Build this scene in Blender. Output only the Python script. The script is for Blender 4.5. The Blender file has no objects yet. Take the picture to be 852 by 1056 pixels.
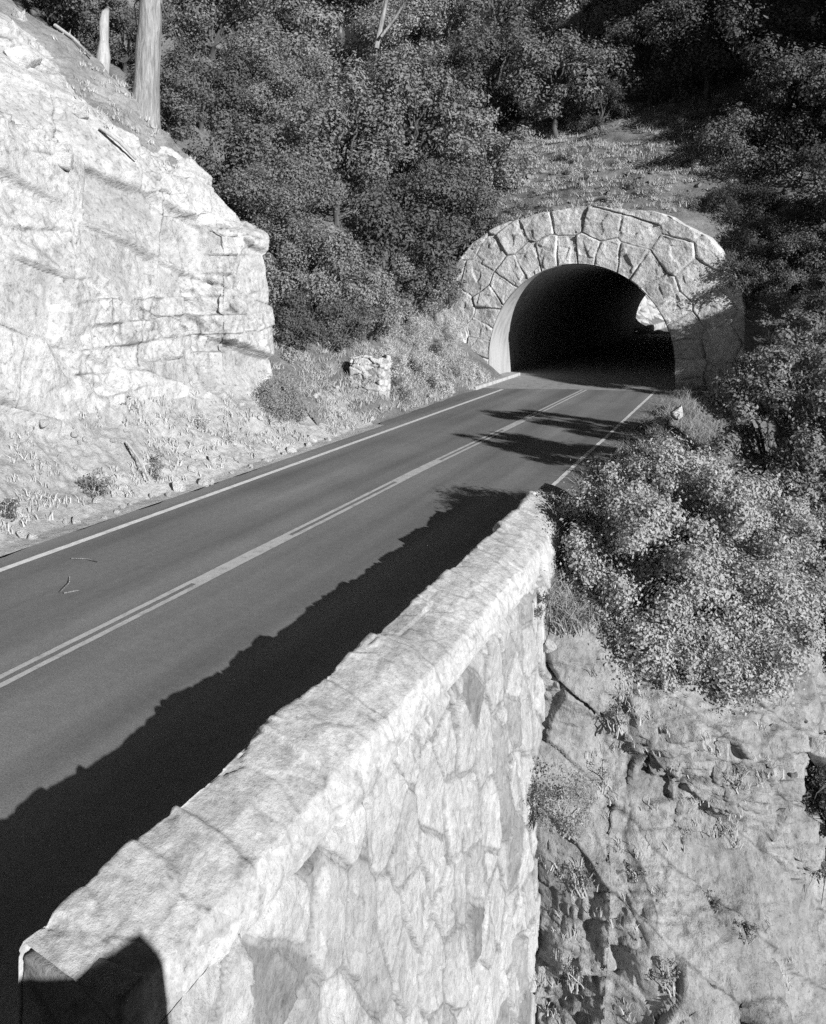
import bpy, math, random
import numpy as np
from mathutils import Vector, Matrix

random.seed(7)
RNG = np.random.default_rng(11)
SC = bpy.context.scene
COL = SC.collection

# World axes: X = across the road (to the right), Y = along the road, Z = up, metres.
# The camera stands beside the road on an outcrop, 4.4 m above the asphalt.
TH = math.atan(0.44)
CT, ST = math.cos(TH), math.sin(TH)
F, UC, VH, CH = 850.0, 426.0, 300.0, 4.4


def W(u, v, y):
    """survey helper: bearing, elevation and distance seen from the tripod -> world point"""
    x = (u - UC) / F * y
    z = CH - (v - VH) / F * y
    return np.array([x * CT - y * ST, x * ST + y * CT, z])


# ------------------------------------------------------------------ noise
def _h(ix, iy, iz, seed):
    n = (ix.astype(np.int64) * 374761393 + iy.astype(np.int64) * 668265263
         + iz.astype(np.int64) * 1442695041 + seed * 974634777) & 0xFFFFFFFF
    n = ((n ^ (n >> 13)) * 1274126177) & 0xFFFFFFFF
    n = ((n ^ (n >> 16)) * 2246822519) & 0xFFFFFFFF
    n = n ^ (n >> 15)
    return (n & 0xFFFFFF).astype(np.float64) / 16777216.0


def vnoise(P, seed=0):
    i = np.floor(P).astype(np.int64)
    f = P - i
    f = f * f * f * (f * (f * 6 - 15) + 10)
    r = 0
    for dx in (0, 1):
        wx = f[..., 0] if dx else 1 - f[..., 0]
        for dy in (0, 1):
            wy = f[..., 1] if dy else 1 - f[..., 1]
            for dz in (0, 1):
                wz = f[..., 2] if dz else 1 - f[..., 2]
                r = r + wx * wy * wz * _h(i[..., 0] + dx, i[..., 1] + dy, i[..., 2] + dz, seed)
    return r * 2 - 1


def fbm(P, octv=4, seed=0, gain=0.5):
    a, s, r = 1.0, 0.0, 0
    for k in range(octv):
        r = r + a * vnoise(P * (2.03 ** k) + 17.3 * k, seed + k)
        s += a
        a *= gain
    return r / s


def worley(P, seed=0, jit=0.95):
    """distance to the cell border, cell hash, offset from the cell's seed"""
    i = np.floor(P).astype(np.int64)
    sh = P.shape[:-1]
    d1 = np.full(sh, 1e9)
    d2 = np.full(sh, 1e9)
    v1 = np.zeros(P.shape)
    v2 = np.zeros(P.shape)
    idh = np.zeros(sh)
    for dx in (-1, 0, 1):
        for dy in (-1, 0, 1):
            for dz in (-1, 0, 1):
                cx, cy, cz = i[..., 0] + dx, i[..., 1] + dy, i[..., 2] + dz
                c = np.stack([cx + .5 + jit * (_h(cx, cy, cz, seed + 1) - .5),
                              cy + .5 + jit * (_h(cx, cy, cz, seed + 2) - .5),
                              cz + .5 + jit * (_h(cx, cy, cz, seed + 3) - .5)], -1)
                v = c - P
                d = (v * v).sum(-1)
                hid = _h(cx, cy, cz, seed + 4)
                near = d < d1
                sec = (~near) & (d < d2)
                d2 = np.where(near, d1, np.where(sec, d, d2))
                v2 = np.where(near[..., None], v1, np.where(sec[..., None], v, v2))
                d1 = np.where(near, d, d1)
                v1 = np.where(near[..., None], v, v1)
                idh = np.where(near, hid, idh)
    dv = v2 - v1
    n = np.linalg.norm(dv, axis=-1, keepdims=True) + 1e-9
    e = ((v1 + v2) * .5 * dv / n).sum(-1)
    return e, idh, -v1


def hash1(idh, k):
    return np.modf(np.abs(np.sin(idh * 7919.17 + k * 12.9898) * 43758.5453))[0]


def sstep(a, b, x):
    t = np.clip((x - a) / (b - a), 0, 1)
    return t * t * (3 - 2 * t)


def blocks(P, seed, scale, amp, tilt, cw, cd, jit=.95, bev=.02):
    """jointed rock: every cell set back and tilted by its own amount, with an open joint between"""
    e, idh, v = worley(P / np.array(scale), seed, jit)
    d = (idh - .5) * amp
    for k in range(3):
        d = d + (hash1(idh, k + 1) - .5) * tilt * v[..., k]
    d = d * sstep(0, bev, e)
    crack = np.exp(-(e / cw) ** 2)
    return d - crack * cd, crack, idh


def joints(P, seed, scale, amp, tilt, cw, cd, bev=.03):
    """rock broken by three joint sets into square-edged blocks, each set back and tilted by its own amount (cw, bev in metres)"""
    sc = np.array(scale, float)
    x = P / sc
    z0 = np.zeros(x.shape[:-1], np.int64)
    k = np.floor(x[..., 2]).astype(np.int64)
    y = x[..., 1] + 1.7 * _h(k, z0, z0 + 1, seed)
    j = np.floor(y).astype(np.int64)
    xx = x[..., 0] + 1.3 * _h(k, j, z0 + 2, seed)
    i = np.floor(xx).astype(np.int64)
    fr = np.stack([xx - i, y - j, x[..., 2] - k], -1) - .5
    # some neighbouring blocks stay whole: merge pairs along the strike
    idh = _h(i, j, k, seed + 3)
    ed = (.5 - np.abs(fr)) * sc
    e = np.minimum(np.minimum(ed[..., 1], ed[..., 2]), ed[..., 0] + .02)
    d = (idh - .5) * amp
    for q in range(3):
        d = d + (hash1(idh, q + 1) - .5) * tilt * fr[..., q] * sc[q]
    d = d * sstep(0, bev, e)
    crack = np.exp(-(e / cw) ** 2)
    return d - crack * cd, crack, idh


# ------------------------------------------------------------------ mesh helpers
def new_mesh(name, V, quads=None, tris=None, mat=None, attrs=None, smooth=True):
    V = np.asarray(V, dtype=np.float32).reshape(-1, 3)
    me = bpy.data.meshes.new(name)
    me.vertices.add(len(V))
    me.vertices.foreach_set('co', V.ravel())
    loops, starts, n = [], [], 0
    for arr, k in ((quads, 4), (tris, 3)):
        if arr is not None and len(arr):
            arr = np.asarray(arr, dtype=np.int32)
            loops.append(arr.ravel())
            starts.append(np.arange(len(arr), dtype=np.int32) * k + n)
            n += arr.size
    loops = np.concatenate(loops)
    starts = np.concatenate(starts)
    me.loops.add(len(loops))
    me.loops.foreach_set('vertex_index', loops)
    me.polygons.add(len(starts))
    me.polygons.foreach_set('loop_start', starts)
    me.polygons.foreach_set('use_smooth', np.full(len(starts), bool(smooth)))
    for k, a in (attrs or {}).items():
        at = me.attributes.new(k, 'FLOAT', 'POINT')
        at.data.foreach_set('value', np.asarray(a, dtype=np.float32).ravel())
    if mat:
        me.materials.append(mat)
    me.update(calc_edges=True)
    me.validate()
    return me


def link(name, me, parent=None):
    o = bpy.data.objects.new(name, me)
    COL.objects.link(o)
    if parent:
        o.parent = parent
    return o


def grid_quads(nu, nv, mask=None, closed_v=False):
    idx = np.arange(nu * nv).reshape(nu, nv)
    if closed_v:
        idx = np.concatenate([idx, idx[:, :1]], 1)
    q = np.stack([idx[:-1, :-1], idx[1:, :-1], idx[1:, 1:], idx[:-1, 1:]], -1).reshape(-1, 4)
    if mask is not None:
        q = q[mask.reshape(-1)]
    return q


def grid_normals(P):
    du = np.gradient(P, axis=0)
    dv = np.gradient(P, axis=1)
    n = np.cross(du, dv)
    return n / (np.linalg.norm(n, axis=-1, keepdims=True) + 1e-9)


def sheet(name, P, mat, attrs=None, parent=None, mask=None):
    nu, nv = P.shape[:2]
    return link(name, new_mesh(name, P, grid_quads(nu, nv, mask), mat=mat, attrs=attrs), parent)


def empty(name, loc=(0, 0, 0), rz=0.0):
    o = bpy.data.objects.new(name, None)
    o.empty_display_size = .3
    o.location = loc
    o.rotation_euler = (0, 0, rz)
    COL.objects.link(o)
    return o


def tag(o, label=None, cat=None, group=None, kind=None):
    if label: o['label'] = label
    if cat: o['category'] = cat
    if group: o['group'] = group
    if kind: o['kind'] = kind
    return o


class Tubes:
    def __init__(self):
        self.V, self.Q, self.n = [], [], 0

    def add(self, pts, rad, k=8, seed=0, rough=0.0):
        pts = np.asarray(pts, float)
        m = len(pts)
        t = np.gradient(pts, axis=0)
        t /= np.linalg.norm(t, axis=1, keepdims=True) + 1e-9
        ref = np.array([.31, .95, .02]) if abs(t[0, 2]) > .6 else np.array([0, 0, 1.0])
        a = np.cross(t, ref)
        a /= np.linalg.norm(a, axis=1, keepdims=True) + 1e-9
        b = np.cross(t, a)
        ang = np.linspace(0, 2 * np.pi, k, endpoint=False)
        r = np.asarray(rad, float)[:, None, None]
        ring = pts[:, None, :] + r * (np.cos(ang)[None, :, None] * a[:, None, :] + np.sin(ang)[None, :, None] * b[:, None, :])
        if rough:
            ring = ring + (ring - pts[:, None, :]) * (rough * fbm(ring * 1.7 + seed, 3, seed))[..., None]
        idx = np.arange(m * k).reshape(m, k) + self.n
        idx = np.concatenate([idx, idx[:, :1]], 1)
        self.Q.append(np.stack([idx[:-1, :-1], idx[1:, :-1], idx[1:, 1:], idx[:-1, 1:]], -1).reshape(-1, 4))
        self.V.append(ring.reshape(-1, 3))
        self.n += m * k
        # cap the tip
        tip = np.array([[pts[-1][0], pts[-1][1], pts[-1][2]]]) + t[-1] * rad[-1] * .4
        self.V.append(tip)
        e = idx[-1]
        self.Q.append(np.stack([e[:-1:2], e[1::2], np.append(e[2:-1:2], e[-1])[:len(e[1::2])], np.full(len(e[1::2]), self.n)], -1))
        self.n += 1

    def mesh(self, name, mat):
        return new_mesh(name, np.concatenate(self.V), np.concatenate(self.Q), mat=mat)


def leaves(C, D, size, rng, aspect=.5, up=.35, jitter=.45):
    """one folded-diamond leaf per centre C, facing roughly D"""
    n = len(C)
    nrm = D + rng.normal(0, jitter, (n, 3)) + np.array([0, 0, up])
    nrm /= np.linalg.norm(nrm, axis=1, keepdims=True) + 1e-9
    t = np.cross(nrm, rng.normal(0, 1, (n, 3)))
    t /= np.linalg.norm(t, axis=1, keepdims=True) + 1e-9
    b = np.cross(nrm, t)
    L = size * rng.uniform(.6, 1.35, (n, 1))
    Wd = L * aspect * rng.uniform(.8, 1.2, (n, 1))
    V = np.stack([C - t * L * .5, C + b * Wd * .5 + nrm * L * .06, C + t * L * .5, C - b * Wd * .5 + nrm * L * .06], 1)
    Q = np.arange(n * 4).reshape(n, 4)
    tone = np.repeat(rng.uniform(0, 1, n), 4)
    return V.reshape(-1, 3), Q, tone


def sphere_dirs(n, rng):
    d = rng.normal(0, 1, (n, 3))
    return d / (np.linalg.norm(d, axis=1, keepdims=True) + 1e-9)


def crown_mesh(name, clumps, per, size, mat, rng, aspect=.5, flat=.8, up=.35, soft=.34):
    C, D = [], []
    for c, r in clumps:
        n = max(12, int(per * r * r))
        d = sphere_dirs(n, rng)
        rr = r * np.abs(rng.normal(.78, soft, n))
        wob = 1 + .28 * vnoise(d * 2.3 + np.asarray(c) * 3.1, 5)
        p = np.asarray(c) + d * (rr * wob)[:, None] * np.array([1, 1, flat])
        C.append(p)
        D.append(d)
    V, Q, tone = leaves(np.concatenate(C), np.concatenate(D), size, rng, aspect, up)
    return new_mesh(name, V, Q, mat=mat, attrs={'tone': tone}, smooth=False)


# ------------------------------------------------------------------ materials (all neutral: a black-and-white photograph)
def mat_base(name):
    m = bpy.data.materials.new(name)
    m.use_nodes = True
    nt = m.node_tree
    for n in list(nt.nodes):
        nt.nodes.remove(n)
    out = nt.nodes.new('ShaderNodeOutputMaterial')
    bs = nt.nodes.new('ShaderNodeBsdfPrincipled')
    nt.links.new(bs.outputs[0], out.inputs[0])
    bs.inputs['Specular IOR Level'].default_value = .25
    return m, nt, bs, out


def nd(nt, t, **kw):
    n = nt.nodes.new(t)
    for k, v in kw.items():
        if k in n.inputs.keys():
            n.inputs[k].default_value = v
        else:
            setattr(n, k, v)
    return n


def mapping(nt, scale=(1, 1, 1), rot=(0, 0, 0)):
    tc = nd(nt, 'ShaderNodeTexCoord')
    mp = nd(nt, 'ShaderNodeMapping')
    mp.inputs['Scale'].default_value = scale
    mp.inputs['Rotation'].default_value = rot
    nt.links.new(tc.outputs['Object'], mp.inputs[0])
    return mp


def noise(nt, vec, scale, detail=6, rough=.6, dist=0):
    n = nd(nt, 'ShaderNodeTexNoise')
    n.inputs['Scale'].default_value = scale
    n.inputs['Detail'].default_value = detail
    n.inputs['Roughness'].default_value = rough
    n.inputs['Distortion'].default_value = dist
    nt.links.new(vec.outputs[0], n.inputs['Vector'])
    return n.outputs['Fac']


def ramp(nt, fac, stops):
    r = nd(nt, 'ShaderNodeValToRGB')
    els = r.color_ramp.elements
    while len(els) < len(stops):
        els.new(.5)
    for e, (p, g) in zip(els, stops):
        e.position = p
        e.color = (g, g, g, 1)
    nt.links.new(fac, r.inputs[0])
    return r.outputs[0]


def mix(nt, a, b, fac=1.0, mode='MULTIPLY'):
    m = nd(nt, 'ShaderNodeMix', data_type='RGBA', blend_type=mode)
    if isinstance(fac, float):
        m.inputs['Factor'].default_value = fac
    else:
        nt.links.new(fac, m.inputs['Factor'])
    for s, i in ((a, 6), (b, 7)):
        if isinstance(s, (int, float)):
            m.inputs[i].default_value = (s, s, s, 1)
        else:
            nt.links.new(s, m.inputs[i])
    return m.outputs[2]


def attr(nt, name):
    a = nd(nt, 'ShaderNodeAttribute')
    a.attribute_name = name
    return a.outputs['Fac']


def bump(nt, bs, hs, dist=.02, strength=.7):
    """hs: list of (height socket, weight)"""
    tot = None
    for h, w in hs:
        m = nd(nt, 'ShaderNodeMath', operation='MULTIPLY')
        nt.links.new(h, m.inputs[0])
        m.inputs[1].default_value = w
        if tot is None:
            tot = m.outputs[0]
        else:
            ad = nd(nt, 'ShaderNodeMath', operation='ADD')
            nt.links.new(tot, ad.inputs[0])
            nt.links.new(m.outputs[0], ad.inputs[1])
            tot = ad.outputs[0]
    b = nd(nt, 'ShaderNodeBump')
    b.inputs['Distance'].default_value = dist
    b.inputs['Strength'].default_value = strength
    nt.links.new(tot, b.inputs['Height'])
    nt.links.new(b.outputs[0], bs.inputs['Normal'])


def rock_material(name, base, var=.35, joint=.45, big=.5, fine=14, bd=.03, streak=(1, 1, 1), rot=(0, 0, 0), dirt=.5, fleck=20, facet=7, fk=.55):
    """granite: blotchy grey, dark mineral and lichen flecks, stained joints ('crack'), stone-to-stone variation ('cell')"""
    m, nt, bs, _ = mat_base(name)
    mp = mapping(nt)
    mps = mapping(nt, streak, rot)
    n1 = noise(nt, mps, big, 8, .65)
    n2 = noise(nt, mp, fine, 8, .7)
    n3 = noise(nt, mps, big * 6, 8, .68)
    fl = noise(nt, mps, fleck, 5, .75)
    # angular chips: voronoi cells, each with its own height, in a slightly warped space
    wv = nd(nt, 'ShaderNodeTexNoise')
    wv.inputs['Scale'].default_value = facet * .6
    nt.links.new(mp.outputs[0], wv.inputs['Vector'])
    vm = nd(nt, 'ShaderNodeVectorMath', operation='MULTIPLY_ADD')
    nt.links.new(wv.outputs['Color'], vm.inputs[0])
    vm.inputs[1].default_value = (.25 / facet,) * 3
    nt.links.new(mps.outputs[0], vm.inputs[2])
    vo = nd(nt, 'ShaderNodeTexVoronoi')
    vo.inputs['Scale'].default_value = facet
    nt.links.new(vm.outputs[0], vo.inputs['Vector'])
    vo2 = nd(nt, 'ShaderNodeTexVoronoi')
    vo2.inputs['Scale'].default_value = facet * 2.7
    nt.links.new(vm.outputs[0], vo2.inputs['Vector'])
    s1 = nd(nt, 'ShaderNodeSeparateColor')
    nt.links.new(vo.outputs['Color'], s1.inputs[0])
    s2 = nd(nt, 'ShaderNodeSeparateColor')
    nt.links.new(vo2.outputs['Color'], s2.inputs[0])
    c = ramp(nt, n1, [(.28, base * (1 - var)), (.5, base), (.75, min(.85, base * (1 + .35 * var)))])
    c = mix(nt, c, ramp(nt, n3, [(.3, .55), (.46, 1.0), (.8, 1.1)]), .8)
    c = mix(nt, c, ramp(nt, n2, [(.3, .66), (.5, 1.0), (.7, 1.14)]), .85)
    c = mix(nt, c, ramp(nt, s1.outputs[1], [(0, .86), (1, 1.08)]), 1.0)
    c = mix(nt, c, ramp(nt, fl, [(.33, .3), (.42, 1.0), (.7, 1.0), (.8, 1.15)]), fk)
    spk = noise(nt, mp, 110, 3, .7)
    c = mix(nt, c, ramp(nt, spk, [(.3, .5), (.46, 1.0), (1, 1.0)]), .6)
    c = mix(nt, c, ramp(nt, attr(nt, 'cell'), [(0, 1 - .35 * dirt), (.45, 1), (1, 1.06)]), 1.0)
    c = mix(nt, c, ramp(nt, attr(nt, 'crack'), [(0, 1), (.45, 1 - joint * .35), (1, 1 - joint)]), 1.0)
    nt.links.new(c, bs.inputs['Base Color'])
    bs.inputs['Roughness'].default_value = .95
    bs.inputs['Specular IOR Level'].default_value = .1
    bump(nt, bs, [(n2, .8), (n3, 1.0), (s1.outputs[0], .35), (s2.outputs[0], .15), (fl, .45)], bd, .9)
    return m


def leaf_material(name, lo, hi, trans=.30, rough=.75, spread=.42):
    m, nt, bs, out = mat_base(name)
    c = ramp(nt, attr(nt, 'tone'), [(0, lo * .5 + (lo + hi) * .25), (.75, (lo + hi) / 2), (1, hi * .6 + (lo + hi) * .2)])
    oi = nd(nt, 'ShaderNodeObjectInfo')
    c = mix(nt, c, ramp(nt, oi.outputs['Random'], [(0, 1 - spread), (1, 1 + spread)]), 1.0)
    bs.inputs['Specular IOR Level'].default_value = .12
    nt.links.new(c, bs.inputs['Base Color'])
    bs.inputs['Roughness'].default_value = rough
    tr = nd(nt, 'ShaderNodeBsdfTranslucent')
    nt.links.new(c, tr.inputs[0])
    mx = nd(nt, 'ShaderNodeMixShader')
    mx.inputs[0].default_value = trans
    nt.links.new(bs.outputs[0], mx.inputs[1])
    nt.links.new(tr.outputs[0], mx.inputs[2])
    nt.links.new(mx.outputs[0], out.inputs[0])
    return m


def bark_material(name, lo, hi, sc=(9, 9, 1.4), bd=.04):
    m, nt, bs, _ = mat_base(name)
    mp = mapping(nt, sc)
    n1 = noise(nt, mp, 1.3, 8, .65, .6)
    n2 = noise(nt, mp, 6, 4, .6)
    c = mix(nt, ramp(nt, n1, [(.3, lo), (.62, hi)]), ramp(nt, n2, [(.3, .75), (.7, 1.1)]), 1.0)
    nt.links.new(c, bs.inputs['Base Color'])
    bs.inputs['Roughness'].default_value = .95
    bump(nt, bs, [(n1, 1.0), (n2, .3)], bd, 1.0)
    return m


def asphalt_material(name):
    m, nt, bs, _ = mat_base(name)
    mp = mapping(nt)
    mps = mapping(nt, (1.0, .045, 1))
    band = noise(nt, mps, 1.1, 3, .5)
    blot = noise(nt, mp, .35, 6, .6)
    fine = noise(nt, mp, 55, 4, .8)
    mid = noise(nt, mp, 9, 6, .65)
    c = ramp(nt, band, [(.28, .135), (.5, .19), (.72, .25)])
    c = mix(nt, c, ramp(nt, blot, [(.3, .85), (.7, 1.12)]), 1.0)
    c = mix(nt, c, ramp(nt, mid, [(.3, .88), (.7, 1.1)]), 1.0)
    c = mix(nt, c, ramp(nt, fine, [(.25, .4), (.5, 1.0), (.75, 1.7)]), .9)
    nt.links.new(c, bs.inputs['Base Color'])
    bs.inputs['Roughness'].default_value = .93
    bs.inputs['Specular IOR Level'].default_value = .12
    bump(nt, bs, [(fine, 1.0)], .006, .6)
    return m


def paint_material(name, col):
    m, nt, bs, out = mat_base(name)
    mp = mapping(nt)
    w = noise(nt, mp, 5, 8, .7)
    f = noise(nt, mp, 60, 4, .7)
    c = mix(nt, ramp(nt, w, [(.25, col * .5), (.5, col * .92), (.8, col)]), ramp(nt, f, [(.3, .35), (.47, 1), (1, 1)]), .85)
    nt.links.new(c, bs.inputs['Base Color'])
    bs.inputs['Roughness'].default_value = .8
    return m


def concrete_material(name, col):
    m, nt, bs, _ = mat_base(name)
    mp = mapping(nt)
    mps = mapping(nt, (2.2, 2.2, .25))
    a = noise(nt, mps, 1.2, 6, .65)
    b = noise(nt, mp, 14, 6, .65)
    c = mix(nt, ramp(nt, a, [(.3, col * .6), (.5, col), (.75, col * 1.15)]), ramp(nt, b, [(.3, .8), (.7, 1.1)]), 1.0)
    nt.links.new(c, bs.inputs['Base Color'])
    bs.inputs['Roughness'].default_value = .9
    bump(nt, bs, [(b, 1)], .012, .6)
    return m


def soil_material(name, lo, hi):
    m, nt, bs, _ = mat_base(name)
    mp = mapping(nt)
    a = noise(nt, mp, .5, 8, .65, .5)
    b = noise(nt, mp, 6, 8, .7)
    c = noise(nt, mp, 45, 4, .7)
    k = ramp(nt, a, [(.3, lo), (.65, hi)])
    k = mix(nt, k, ramp(nt, b, [(.3, .55), (.5, 1), (.75, 1.25)]), .9)
    k = mix(nt, k, ramp(nt, c, [(.3, .65), (.7, 1.25)]), .8)
    gv = noise(nt, mp, 13, 5, .8)
    k = mix(nt, k, ramp(nt, gv, [(.34, .35), (.43, 1), (.62, 1), (.7, 1.3)]), .8)
    nt.links.new(k, bs.inputs['Base Color'])
    bs.inputs['Roughness'].default_value = .95
    bump(nt, bs, [(b, 1.5), (c, .6)], .05, .9)
    return m


M = dict(
    cliff=rock_material('cliff_granite', .53, .3, .85, .55, 9, .05, dirt=1.1, fleck=9, facet=4),
    wall=rock_material('wall_stone', .46, .25, .6, 1.0, 16, .022, streak=(1.1, 1.1, .8), dirt=1.7, fleck=30, facet=9, fk=.6),
    cap=rock_material('capping_stone', .53, .28, .6, .7, 18, .014, fleck=34, facet=9, fk=.55, streak=(1.3, .8, 1.3), rot=(0, 0, .5)),
    bluff=rock_material('bluff_rock', .345, .6, .75, .8, 11, .06, dirt=1.2, fleck=16, facet=7, fk=.75, streak=(1.3, .9, .9), rot=(.5, .3, .9)),
    portal=rock_material('portal_stone', .63, .3, .7, .9, 7, .06, dirt=1.0, fleck=8, facet=4),
    talus=soil_material('talus_soil', .32, .54),
    stone=rock_material('loose_stone', .62, .2, 1.2, .5, 6, .05, fleck=7, facet=3, fk=.3),
    dirt=soil_material('slope_dirt', .17, .40),
    soil=soil_material('hill_soil', .10, .26),
    asphalt=asphalt_material('asphalt'),
    white=paint_material('white_paint', .80),
    yellow=paint_material('centre_paint', .56),
    concrete=concrete_material('concrete', .42),
    lining=concrete_material('tunnel_concrete', .40),
    floorc=concrete_material('tunnel_pavement', .34),
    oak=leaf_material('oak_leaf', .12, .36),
    oakshade=leaf_material('shaded_oak_leaf', .09, .24),  # darker oak leaf for plants in shade; the shade is in the colour
    scrub=leaf_material('scrub_oak_leaf', .17, .42),
    manz=leaf_material('manzanita_leaf', .31, .62, .32, .75, .05),
    pale=leaf_material('dry_brush_leaf', .28, .6, .2),
    needle=leaf_material('pine_needle', .07, .17, .15),
    grass=leaf_material('dry_grass', .3, .66, .2, .8),
    bark=bark_material('oak_bark', .05, .13),
    pinebark=bark_material('pine_bark', .12, .40, (7, 7, .7), .07),
    deadwood=bark_material('dead_wood', .28, .50, (12, 12, 1.5), .02),
)

# ------------------------------------------------------------------ terrain height
TC = -8.66      # tunnel centre line
TR = 4.6        # tunnel radius
TZ = 1.1        # springing height
S0, S1 = 39.0, 85.0   # tunnel mouths


def H(a, s):
    a = np.asarray(a, float)
    s = np.asarray(s, float)
    xx = np.abs(a - TC)
    sk = s + np.where(s < 60, .1317 * np.clip(a - TC, -9, 9), 0)      # the portal is skewed to the road
    d = -12.2 - a
    L = np.where(d < 0, -.06, .1 + .55 * np.clip(d, 0, 1.6) + .88 * np.clip(d - 1.6, 0, 40))
    front = np.interp(xx, [0, 3, 4.6, 6.3, 7.2, 8.5, 11, 14], [8.1, 7.9, 7.35, 6.1, 4.6, 4.0, 4.8, 8.2])
    over = np.where(sk < 64, 8.2 + .62 * (sk - 39.7), 8.2 + .62 * 24.3 - .78 * (sk - 64))
    over = np.maximum(over, -30)
    over = over - (8.2 - front) * (1 - sstep(39.6, 43.5, sk))
    over = over - .12 * np.clip(a + 2, 0, 6) - .6 * np.clip(a - 4, 0, 60)
    R = -.08 - .42 * np.clip(a + 3.3, 0, 4) - .85 * np.clip(a - .7, 0, 60)
    # unseen canyon-side spur added to shade the upper right of the hill
    spur = 33 * np.exp(-((a - 16) / 5.8) ** 2) * sstep(32.5, 39, s) * (1 - sstep(54, 66, s))
    base = np.where(a < -8, L, R)
    w = sstep(36.4, 40.4, sk) * (s < 84.4)
    wr = sstep(31.5 + .6 * np.clip(-a - 1, -2, 2), 40.2, s) * (s < 84.4)
    w = np.where(a < -8, w, wr)
    w = np.where(xx < 7.4, (sk > 39.3) * (s < 84.4), w)
    top = np.where(a < -8, np.maximum(over, L * (sk > 42) - 9 * (sk <= 42)), np.where(over > base, over, base))
    return base * (1 - w) + top * w + spur


def raise_rough(a, s, z, amp=.5):
    P = np.stack([a, s, z * .6], -1)
    return z + amp * fbm(P * .35, 5, 3) * 1.2 + .12 * fbm(P * 1.9, 4, 9)


# far ground: one sheet to the horizon
g = np.linspace(-1, 1, 121)
g = np.sign(g) * (np.abs(g) ** 2.2) * 900
A, S = np.meshgrid(g, g + 30, indexing='ij')
Z = -34 + 26 * fbm(np.stack([A, S, A * 0], -1) * .006, 5, 21)
far = sstep(60, 420, np.hypot(A, S - 30))
Z = Z + 110 * far * (.55 + .6 * fbm(np.stack([A, S, A * 0], -1) * .004, 4, 5))
sheet('ground', np.stack([A, S, Z], -1), M['soil'])['kind'] = 'structure'

# hillside: over and around the tunnel
ga = np.concatenate([np.arange(-75, -30, .9), np.arange(-30, 8, .22), np.arange(8, 60, 1.0)])
gs = np.concatenate([np.arange(17.5, 58, .22), np.arange(58, 130, .9)])
A, S = np.meshgrid(ga, gs, indexing='ij')
Zs = H(A, S)
cor = (A > -12.7) & (A < -3.6)
Z = np.where(cor & (S + .1317 * (A - TC) < 39.3), Zs - .1, raise_rough(A, S, Zs, .45))
ca, cs = .5 * (A[:-1, :-1] + A[1:, 1:]), .5 * (S[:-1, :-1] + S[1:, 1:])
csk = cs + .1317 * (ca - TC)
mask = ~((np.abs(ca - TC) < 7.35) & (csk > 38.9) & (csk < 39.65))
mask &= ~((ca > -14.6) & (ca < -2.9) & (cs > 83.2) & (cs < 86))
mask &= ~((ca < -12.0) & (cs < 21.6))
mask &= ~((ca > -4.2) & (cs < 19.2))
hill_P = np.stack([A, S, Z], -1)
sheet('hillside', hill_P, M['soil'], mask=mask)['kind'] = 'structure'

# ------------------------------------------------------------------ cliff spur on the left
prof = np.array([(-11.75, .0), (-12.15, .02), (-12.9, .45), (-13.9, 1.35), (-14.25, 2.3), (-14.55, 4.0), (-15.05, 6.1),
                 (-15.5, 7.5), (-16.6, 9.2), (-19.0, 11.5), (-23.0, 14.2), (-32, 20), (-50, 30)])
seg = np.r_[0, np.cumsum(np.hypot(*np.diff(prof, axis=0).T))]
tt = np.concatenate([np.arange(0, 14.5, .036), np.arange(14.5, seg[-1], .5)])
pa, pz = np.interp(tt, seg, prof[:, 0]), np.interp(tt, seg, prof[:, 1])
ss = np.concatenate([np.arange(0, 9, .25), np.arange(9, 24.4, .038)])
Sg, Tg = np.meshgrid(ss, tt, indexing='ij')
Ag = np.interp(Tg, seg, prof[:, 0])
Zg = np.interp(Tg, seg, prof[:, 1])
up = sstep(1.0, 2.4, Zg)
# the spur ends in a squared corner; behind it the face runs back into the hill
back = np.clip(Sg - 21.3 + .7 * np.clip(Zg - 6.3, 0, 3), 0, 5)
# corner block in front of the face, and a recess beside it
blk = sstep(18.9, 19.15, Sg) * (1 - sstep(6.0, 6.5, Zg)) * up
Ag = Ag * (1 - blk) + np.maximum(Ag, -14.15 - .02 * (Zg - 2)) * blk
Ag = Ag - up * (back * 2.6)
Zg = Zg - up * np.clip(back - .2, 0, 3) * .35
rec = np.exp(-((Sg - 18.5) / .32) ** 2) * sstep(1.5, 2.2, Zg) * (1 - .6 * sstep(3.6, 4.2, Zg)) * (1 - sstep(5.6, 6.4, Zg))
Ag = Ag - .55 * rec
P = np.stack([Ag, Sg, Zg], -1)
Nn = grid_normals(P)
if Nn[len(ss) // 2, 150, 0] < 0:
    Nn = -Nn
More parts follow.
